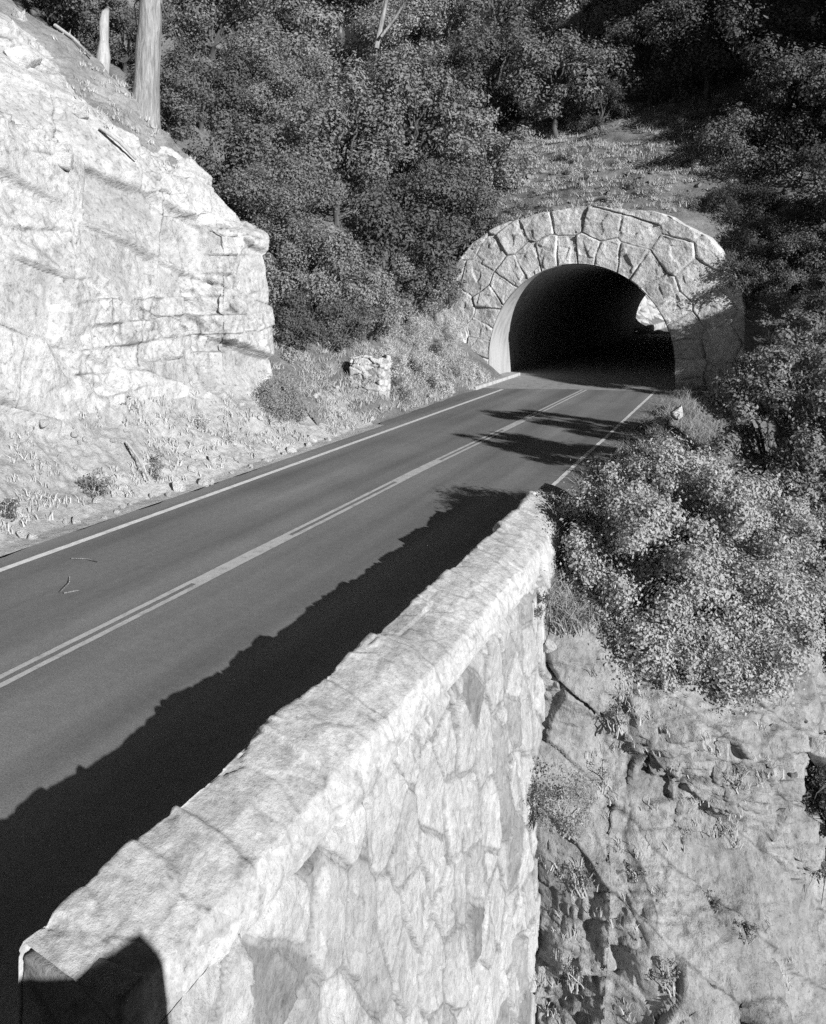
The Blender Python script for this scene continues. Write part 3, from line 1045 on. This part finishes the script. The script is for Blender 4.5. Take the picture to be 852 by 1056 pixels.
# two oaks on the canyon side of the road, nearer than the portal
def near_oak(seed, name, loc, R, label, mat, leaf, per, n_clump=70, squat=1.0, flat=.8, cat='tree', aspect=.55, sub=.17):
    rng = np.random.default_rng(seed)
    root = empty(name, loc)
    tag(root, label, cat)
    Rx, Ry, Rz = R
    cl = []
    d = sphere_dirs(n_clump, rng)
    rad = (.45 + .5 * rng.random(n_clump) ** .5) * (1 + .22 * vnoise(d * 1.8, seed))
    for k in range(n_clump):
        c = np.array([0, 0, Rz * 1.0]) + d[k] * rad[k] * np.array([Rx, Ry, Rz])
        cl.append((c, min(R) * rng.uniform(sub * .75, sub * 1.5)))
    T = Tubes()
    fork = np.array([0, 0, .25 * Rz])
    T.add(np.array([[0, 0, -1.2], [.05, 0, -.4], fork]), [.11, .10, .085], 8)
    for k in rng.choice(n_clump, min(n_clump, 34), replace=False):
        pts = limb(T, fork, cl[k][0], .05, .012, rng, 7, 6)
        for _ in range(3):
            q = pts[rng.integers(2, 6)]
            limb(T, q, q + rng.normal(0, .35, 3) + np.array([0, 0, .2]), .014, .004, rng, 4, 4)
    link('trunk', T.mesh('trunk', M['bark']), root)
    link('crown', crown_mesh('crown', cl, per, leaf, M[mat], rng, aspect, flat, soft=.5 if mat == 'manz' else .34), root)
    return root


near_oak(201, 'oak_tree', (.2, 19.2, -.7), (1.7, 1.8, 2.1), 'leafy young oak right of the road, just behind the big pale bush', 'scrub', .085, 10000, 95, sub=.13)
near_oak(202, 'oak_tree', (1.1, 23.2, -1.0), (1.8, 1.7, 2.7), 'taller oak at the right edge, in front of the portal pier', 'scrub', .09, 9000, 70, sub=.13)
near_oak(206, 'oak_tree', (3.3, 34.2, -.6), (2.5, 2.4, 3.55), 'dense oak at the right edge level with the portal, shading its right pier', 'oakshade', .12, 4200, 95, sub=.14)
near_oak(207, 'oak_tree', (.98, 14.3, -4.7), (.8, .9, 1.1), 'dark bush in the gully at the right edge, below the bluff nose', 'oakshade', .06, 14000, 60, sub=.16)
near_oak(205, 'oak_tree', (1.6, 17.3, -2.8), (1.4, 1.5, 1.6), 'low dark oak at the right edge below the leafy young oak', 'scrub', .085, 8000, 46)
near_oak(203, 'manzanita_bush', (-1.4, 13.95, -1.95), (2.1, 2.2, 1.85), 'big rounded pale leaved bush growing against the end of the wall', 'manz', .058, 17000, 330, cat='bush', aspect=.6, sub=.105)

def nearest_to_ray(u, v, PP):
    x = np.array([(u - UC) / F])
    X_ = PP[..., 0] * CT + PP[..., 1] * ST
    Y_ = -PP[..., 0] * ST + PP[..., 1] * CT
    uu_ = UC + F * X_ / np.maximum(Y_, .1)
    vv_ = VH - F * (PP[..., 2] - CH) / np.maximum(Y_, .1)
    c = (uu_ - u) ** 2 + (vv_ - v) ** 2 + .02 * Y_ ** 2
    return PP.reshape(-1, 3)[np.argmin(c)]


# roadside brush
def brush(seed, loc, R, label, mat='pale', leaf=.07, per=2600, n=26, name='brush', cat='bush', group=None, stems=12):
    rng = np.random.default_rng(seed)
    root = empty(name, loc)
    tag(root, label, cat, group)
    cl = []
    for k in range(n):
        d = sphere_dirs(1, rng)[0]
        c = np.array([d[0] * R[0] * .8, d[1] * R[0] * .8, R[1] * (.45 + .5 * d[2])]) * rng.uniform(.5, 1)
        cl.append((c, R[0] * rng.uniform(.16, .34)))
    T = Tubes()
    for k in range(min(stems, n)):
        limb(T, rng.normal(0, .05, 3) * [1, 1, 0] + np.array([0, 0, -.15]), cl[k][0] * 1.05, .014, .004, rng, 5, 5)
    link('stems', T.mesh('stems', M['deadwood']), root)
    link('foliage', crown_mesh('foliage', cl, per / R[0] ** 1.0, leaf, M[mat], rng, .35, .9), root)
    return root


def on_ground(u, v, y0=14.0, up=0.0):
    """first point along the bearing that meets the cliff's talus or the bank"""
    y = y0
    while y < 60:
        p = W(u, v, y)
        hz = float(H(p[0], p[1])) if p[1] > 21.6 else float(np.interp(-p[0], -prof[:, 0], prof[:, 1]))
        if p[2] <= hz + up:
            break
        y += .1
    return p


def bump_z(p, dz=0):
    return (p[0], p[1], p[2] + dz)


brush(301, bump_z(on_ground(292, 428), -.1), (1.05, 1.5), 'rounded pale shrub between the cliff corner and the stone pier', 'pale', .06, 3800, 46)
brush(302, bump_z(on_ground(98, 510), -.05), (.36, .6), 'dark round tuft at the cliff foot, the roundest and lowest of them', 'oak', .06, 2200, 20)
brush(303, bump_z(on_ground(163, 495), -.05), (.30, .75), 'dark upright shrub near the middle of the cliff foot', 'oak', .06, 1600, 20)
brush(304, bump_z(on_ground(2, 535), -.05), (.33, .5), 'dark tuft at the left edge of the view above the road line', 'oak', .06, 2000, 16)
brush(305, bump_z(on_ground(128, 425), 0), (.35, .5), 'small dark sprig on the cliff foot under the pale face', 'oak', .05, 900, 10)
brush(306, bump_z(on_ground(205, 440), 0), (.55, .4), 'grey low scrub on the slope below the recess in the cliff', 'pale', .05, 1500, 16)
brush(307, bump_z(on_ground(232, 455), 0), (.5, .35), 'flat grey scrub right of centre on the cliff foot slope', 'pale', .05, 1500, 16)
k = 0
for (u, v, r, h) in [(405, 395, .9, 1.6), (440, 392, 1.0, 1.5), (470, 385, 1.0, 1.7), (425, 360, 1.1, 1.7), (460, 350, 1.1, 1.6), (395, 345, 1.1, 1.5), (385, 400, .7, 1.0), (490, 393, .6, .9), (455, 402, .6, .8), (415, 412, .5, .6)]:
    p = on_ground(u, v, 22)
    brush(320 + k, bump_z(p, -.1), (r, h), 'pale dry brush on the bank between the stone pier and the arch', 'pale', .075, 2300, 30, group='dry brush on the bank by the tunnel')
    k += 1
rb = np.random.default_rng(12)
for k in range(26):
    sx = rb.uniform(22.5, 37)
    ax = -12.8 - rb.uniform(0, 3.2)
    R_ = rb.uniform(.35, .8)
    brush(500 + k, (ax, sx, float(H(ax, sx)) - .1), (R_, R_ * rb.uniform(1.0, 1.6)), 'grey scrub in the tangle covering the left bank', ('pale', 'oak', 'manz')[k % 3], .075, 2000, 18, group='scrub on the left bank')
for k in range(54):
    ax, sx = rb.uniform(-16.5, -2.0), 40.6 + 11 * rb.random() ** 1.5
    R_ = rb.uniform(.4, 1.0)
    brush(600 + k, (ax, sx, float(H(ax, sx)) - .25), (R_, R_ * rb.uniform(.6, 1.1)), 'low grey brush scattered on the slope above the arch', ('oak', 'pale', 'oak')[k % 3], .09, 1500, 18, group='low brush above the arch')
for k, (u, v, y, R_, h_) in enumerate([(620, 800, 10.9, .22, .3), (705, 860, 10.6, .2, .3), (760, 800, 12.0, .3, .3), (600, 905, 10.3, .28, .4), (655, 900, 10.2, .2, .25), (735, 930, 10.0, .2, .25), (690, 1000, 9.6, .2, .25), (770, 960, 10.4, .22, .3), (590, 1000, 9.8, .25, .35), (640, 740, 11.6, .25, .25)]):
    q = nearest_to_ray(u, v, bluff_P)
    brush(540 + k, (q[0], q[1] - .05, q[2] - .05), (R_, h_), 'small dark scrub rooted in a pocket of the bluff', 'oak', .04, 1500, 14, group='scrub on the bluff')
brush(340, W(585, 850, 10.9), (.55, .9), 'dark scrubby plant on the bluff close to the wall end', 'oak', .045, 2600, 30)
brush(341, W(548, 630, 11.6), (.3, .5), 'small leafy sprig at the wall end under the big bush', 'oak', .05, 2000, 14)
brush(342, W(640, 655, 12.2), (.4, .5), 'small pale plant at the foot of the big rounded bush', 'manz', .05, 2000, 14)

# pine on the spur
rng = np.random.default_rng(401)
pb = np.array([-17.5, 19.6, 9.9])
pine = empty('pine_tree', tuple(pb))
tag(pine, 'straight thick pine trunk rising from the top of the pale cliff', 'tree')
T = Tubes()
hh = np.linspace(-.8, 24, 60)
T.add(np.stack([.055 * hh, .02 * hh, hh], -1), np.interp(hh, [-.8, 0, .8, 24], [.52, .44, .37, .08]), 26, 3, .16)
ptrunk = link('trunk', T.mesh('trunk', M['pinebark']), pine)
T = Tubes()
cl = []
for k in range(46):
    z = rng.uniform(9, 24)
    a = rng.uniform(0, 6.28)
    L = (25.5 - z) * .22 + .6
    p0 = np.array([.055 * z, .02 * z, z])
    p1 = p0 + np.array([math.cos(a) * L, math.sin(a) * L, -.1 * L])
    limb(T, p0, p1, .06, .015, rng, 5, 5, .05)
    for f in (.55, .8, 1.0):
        cl.append((p0 + (p1 - p0) * f, .55))
for (z, a, L, dz) in ((4.3, 2.6, 1.6, -2.2), (4.9, .2, 2.2, -1.6), (3.2, .3, 1.0, -1.5)):
    p0 = np.array([.055 * z, .02 * z, z])
    TB = Tubes()
    limb(TB, p0, p0 + np.array([math.cos(a) * L, math.sin(a) * L, dz]), .035, .01, rng, 7, 5, .25)
    link('dead_branch', TB.mesh('dead_branch', M['bark']), ptrunk)
link('branches', T.mesh('branches', M['bark']), pine)
link('crown', crown_mesh('crown', cl, 900, .22, M['needle'], rng, .12, .5), pine)

# dead snag left of the pine
T = Tubes()
p = W(106, 58, 25.6)
T.add(np.array([[0, 0, -.6], [.02, 0, 0], [.0, .02, .5], [.06, 0, 1.0], [.10, .03, 1.35], [.2, .03, 1.5]]), [.25, .2, .18, .16, .13, .06], 14, 5, .6)
o = link('dead_snag', T.mesh('dead_snag', M['deadwood']))
o.location = p
tag(o, 'short bleached snag on the slope left of the pine', 'dead tree')


def dead_stick(pts, r, label, name='fallen_branch', cat='branch', group=None, mat='deadwood'):
    T = Tubes()
    pts = np.array(pts, float)
    T.add(pts - pts[0], r, 8, 2, .25)
    o = link(name, T.mesh(name, M[mat]))
    o.location = pts[0]
    return tag(o, label, cat, group)


# bare leaning stems in the wood above
pA, pB, pC = W(388, 50, 37), W(396, 12, 37), W(405, -25, 37)
dead_stick([pA, pB, pC], [.12, .1, .08], 'bare pale leaning stem among the oaks high on the hillside', 'bare_stem', 'dead tree', mat='pinebark')
dead_stick([W(393, 38, 36.7), W(408, 18, 36.6), W(424, -8, 36.4)], [.07, .06, .05], 'thinner bare stem leaning away beside the pale one', 'bare_stem', 'dead tree', mat='pinebark')


def surf(a_s):
    """height of the built cliff surface nearest to a point in plan"""
    i = np.argmin((cliff_P[..., 0] - a_s[0]) ** 2 + (cliff_P[..., 1] - a_s[1]) ** 2)
    return cliff_P.reshape(-1, 3)[i]


for (u0, v0, u1, v1, lab) in ((60, 25, 92, 62, 'long weathered branch lying down the slope left of the snag'), (100, 135, 138, 168, 'dark fallen branch lying on the upper cliff below the pine'),
                              (128, 460, 150, 500, 'thin dead branch lying on the slope at the cliff foot')):
    q0, q1 = nearest_to_ray(u0, v0, cliff_P) + [.08, 0, .1], nearest_to_ray(u1, v1, cliff_P) + [.08, 0, .1]
    rk = .03 if v0 > 300 else .06
    dead_stick([q0, (q0 + q1) / 2 + [.05, 0, .05], q1], [rk, rk * .9, rk * .5], lab)


def on_road(u, v):
    y = CH * F / (v - VH)
    p = W(u, v, y)
    p[2] = .02
    return p


for (u0, v0, u1, v1, lab) in ((74, 577, 101, 581, 'pale straight twig lying across the far lane near the left edge'), (62, 612, 72, 596, 'short curved twig lying on the far lane left of the double line'), (66, 613, 84, 611, 'tiny pale scrap of bark lying on the far lane beside the curved twig')):
    q0, q1 = on_road(u0, v0), on_road(u1, v1)
    dead_stick([q0, (q0 + q1) / 2 + [.03, .05, .01], q1], [.010, .009, .005], lab, 'twig', 'twig', mat='pinebark')

# ------------------------------------------------------------------ loose stones
def stone_mesh(seed, mat):
    import bmesh
    bm = bmesh.new()
    bmesh.ops.create_icosphere(bm, subdivisions=4, radius=1)
    V = np.array([v.co[:] for v in bm.verts])
    Fc = np.array([[v.index for v in f.verts] for f in bm.faces])
    bm.free()
    rg = np.random.default_rng(seed)
    for _ in range(9):
        n = sphere_dirs(1, rg)[0]
        h = rg.uniform(.42, .72)
        d = V @ n
        V = V - np.outer(np.clip(d - h, 0, None), n) * .92
    V = V * (1 + .06 * fbm(V * 2, 4, seed))[:, None] * rg.uniform(.7, 1.15, 3)
    return new_mesh('stone', V, tris=Fc, mat=mat, attrs={'crack': np.zeros(len(V)), 'cell': np.full(len(V), .6)})


STONE = [stone_mesh(k, M['stone']) for k in range(5)] + [stone_mesh(k + 9, M['bluff']) for k in range(5)]


def stone(name, p, r, label, group=None, k=0, rot=None):
    o = link(name, STONE[k % 5 + (5 if group and ('bluff' in group or 'arch' in group) else 0)])
    o.location = p
    o.scale = (r, r, r)
    o.rotation_euler = rot or (rr_.uniform(0, 6), rr_.uniform(0, 6), rr_.uniform(0, 6))
    return tag(o, label, 'rock', group)


for (u, v, r, lab) in ((24, 62, .55, 'largest pale boulder on the slope at the top left'), (68, 165, .3, 'pale rock wedged in the shattered top of the cliff'), (84, 118, .3, 'rounded rock high on the cliff below the branches'),
                       (20, 20, .4, 'pale rock at the very top left of the slope')):
    q = nearest_to_ray(u, v, cliff_P)
    stone('boulder', q, r, lab, None, int(r * 17))
for (u, v, y, r, lab) in ((678, 440, 25.5, .35, 'pale slab like rock on the shoulder right of the white line'), (700, 425, 26, .3, 'rock in the brush below the right foot of the arch'), (845, 772, 12.6, .35, 'rock jutting from the right edge of the bluff'),
                          (566, 668, 11.8, .12, 'pale stone at the wall end under the bush')):
    stone('boulder', W(u, v, y), r, lab, None, int(r * 23))
for k in range(46):
    s = rr_.uniform(10.5, 23)
    a = -11.85 - abs(rr_.normal(0, .42))
    z = float(np.interp(-a, -prof[:, 0], prof[:, 1]))
    r = rr_.uniform(.04, .12) * (1.6 if rr_.random() < .15 else 1)
    stone('stone', (a, s, z + r * .2), r, 'pale loose stone in the gutter at the foot of the cliff', 'loose stones in the gutter', k)
bl = bluff_P[(bluff_P[..., 2] < -1.2) & (bluff_P[..., 2] > -7) & (bluff_P[..., 0] > -3) & (bluff_P[..., 0] < .8)]
for k in range(45):
    q = bl[rr_.integers(0, len(bl))]
    r = .035 + .10 * rr_.random() ** 3
    stone('stone', tuple(q - np.array([0, -.5, .3]) * r), r, 'grey stone embedded in the face of the bluff', 'stones embedded in the bluff', k)
tal = cliff_P[(cliff_up < .5) & (cliff_P[..., 2] > .15) & (cliff_P[..., 1] > 10)]
for k in range(110):
    q = tal[rr_.integers(0, len(tal))]
    r = .03 + .11 * rr_.random() ** 3
    stone('stone', tuple(q + np.array([.3, 0, .35]) * r), r, 'angular pale rubble lying on the slope at the cliff foot', 'rubble on the slope under the cliff', k)
for k in range(10):
    s = rr_.uniform(24, 33)
    a = -12.2 - abs(rr_.normal(0, .35))
    r = rr_.uniform(.06, .16)
    stone('stone', (a, s, float(H(a, s)) + r * .4), r, 'pale loose stone on the verge between pier and tunnel', 'loose stones on the verge', k)
for k in range(22):
    a, s = rr_.uniform(-14, -3), rr_.uniform(40.5, 45.5)
    r = rr_.uniform(.10, .32)
    stone('stone', (a, s, float(raise_rough(np.array(a), np.array(s), H(a, s))) + r * .3), r, 'loose rock on the bare slope above the arch', 'loose rocks above the arch', k)

# ------------------------------------------------------------------ grass
def grass(name, base, hgt, label, rng, w=.012, mat='grass', lean=.5):
    n = len(base)
    h = hgt * rng.uniform(.45, 1.3, n)
    a = rng.uniform(0, 6.28, n)
    side = np.stack([np.cos(a), np.sin(a), 0 * a], -1) * (w * rng.uniform(.7, 1.4, n))[:, None]
    ln = rng.normal(0, lean, (n, 2)) * h[:, None]
    mid = base + np.stack([ln[:, 0] * .35, ln[:, 1] * .35, h * .6], -1)
    tip = base + np.stack([ln[:, 0], ln[:, 1], h * .95], -1)
    V = np.stack([base - side, base + side, mid + side * .7, mid - side * .7, tip], 1).reshape(-1, 3)
    i = np.arange(n)[:, None] * 5
    Q = i + np.array([[0, 1, 2, 3]])
    Tt = i + np.array([[3, 2, 4]])
    tone = np.repeat(rng.uniform(0, 1, n), 5)
    o = link(name, new_mesh(name, V, Q, Tt, mat=M[mat], attrs={'tone': tone}, smooth=False))
    tag(o, label, 'grass', None, 'stuff')
    return o


def tuft_points(PP, mask, n_tuft, per, spread, rng):
    c = PP.reshape(-1, 3)[np.flatnonzero(mask.reshape(-1))]
    c = c[rng.integers(0, len(c), n_tuft)]
    r = rng.normal(0, spread, (n_tuft, per, 3))
    r[..., 2] = 0
    return (c[:, None, :] + r - np.array([0, 0, .03])).reshape(-1, 3)


rng = np.random.default_rng(77)
dens = fbm(cliff_P * .7, 3, 91)
mk = (cliff_up < .55) & (cliff_P[..., 2] > .12) & (dens > -.12) & (cliff_P[..., 1] > 9.5)
mk2 = (cliff_hi > .25) & (cliff_P[..., 2] < 14) & (dens > -.2) & (cliff_P[..., 1] > 9.5)
pts = np.concatenate([tuft_points(cliff_P, mk, 420, 14, .06, rng), tuft_points(cliff_P, mk2, 160, 14, .09, rng)])
grass('grass', pts, .15, 'dry pale grass tufts over the slope at the cliff foot', rng)
dens = fbm(hill_P * .6, 3, 95)
hs, ha, hz = hill_P[..., 1], hill_P[..., 0], hill_P[..., 2]
mk = (ha < -12.25) & (ha > -19) & (hs > 21.8) & (hs < 38.2) & (dens > -.35)
pts = tuft_points(hill_P, mk, 1500, 26, .13, rng)
grass('grass', pts, .24, 'dry grass covering the bank left of the tunnel arch', rng, .010, lean=.8)
mk = (ha > -17) & (ha < 2) & (hs > 39.8) & (hs < 52) & (dens > -.3)
pts = tuft_points(hill_P, mk, 1500, 22, .16, rng)
grass('grass', pts, .24, 'dry grass on the open slope above the arch', rng, .013, lean=.8)
mk = (ha > -4.3) & (ha < -1) & (hs > 19.3) & (hs < 38)
pts = tuft_points(hill_P, mk, 900, 22, .10, rng)
bz = (bluff_P[..., 2] > -.6) & (bluff_P[..., 0] > -4.3) & (bluff_P[..., 0] < .5)
pts = np.concatenate([pts, tuft_points(bluff_P, bz, 420, 20, .08, rng)])
grass('grass', pts, .3, 'dry grass on the shoulder right of the white line', rng, .008, lean=.8)
dens = fbm(bluff_P * 1.1, 3, 97)
bm_ = (bluff_P[..., 2] < -1) & (bluff_P[..., 2] > -7) & (bluff_P[..., 0] < 1) & (dens > .18)
pts = tuft_points(bluff_P, bm_, 220, 12, .05, rng)
grass('grass', pts, .13, 'short dry growth in pockets of the bluff', rng, .007)

# ------------------------------------------------------------------ sun, sky, camera
az = Vector((.872, -.49, 0)).normalized()
el = math.radians(19.0)
Sd = Vector((az.x * math.cos(el), az.y * math.cos(el), math.sin(el)))
ld = bpy.data.lights.new('sun', 'SUN')
ld.energy = 5.0
ld.angle = math.radians(.5)
ld.color = (1, 1, 1)
lo_ = bpy.data.objects.new('sun', ld)
lo_.rotation_euler = Sd.to_track_quat('Z', 'Y').to_euler()
lo_.location = (20, -20, 40)
COL.objects.link(lo_)

wd_ = bpy.data.worlds.new('World')
SC.world = wd_
wd_.use_nodes = True
nt = wd_.node_tree
bg = nt.nodes['Background']
sky = nt.nodes.new('ShaderNodeTexSky')
sky.sky_type = 'NISHITA'
sky.sun_disc = False
sky.sun_elevation = el
sky.altitude = 1800
sky.air_density = .35
sky.dust_density = .2
sky.ozone_density = 2.0
sky.sun_rotation = math.atan2(az.x, az.y)
# black-and-white film behind a red filter: only the red part of the sky's light counts
bw = nt.nodes.new('ShaderNodeSeparateColor')
nt.links.new(sky.outputs[0], bw.inputs[0])
nt.links.new(bw.outputs[0], bg.inputs[0])
bg.inputs[1].default_value = .05

cd = bpy.data.cameras.new('camera')
cam = bpy.data.objects.new('camera', cd)
COL.objects.link(cam)
cam.location = (0, 0, CH)
cam.rotation_euler = (math.pi / 2, 0, TH)
cd.sensor_fit = 'VERTICAL'
cd.sensor_height = 36
cd.lens = F / 1056 * 36
cd.shift_y = -(528 - VH) / 1056
cd.clip_start = .05
cd.clip_end = 4000
SC.camera = cam
vs = SC.view_settings
vs.view_transform = 'Standard'
vs.look = 'None'
vs.exposure = .5
vs.gamma = 1
vs.use_curve_mapping = False
SC.cycles.max_bounces = 5
SC.cycles.diffuse_bounces = 3
SC.cycles.transmission_bounces = 2
SC.cycles.use_denoising = False
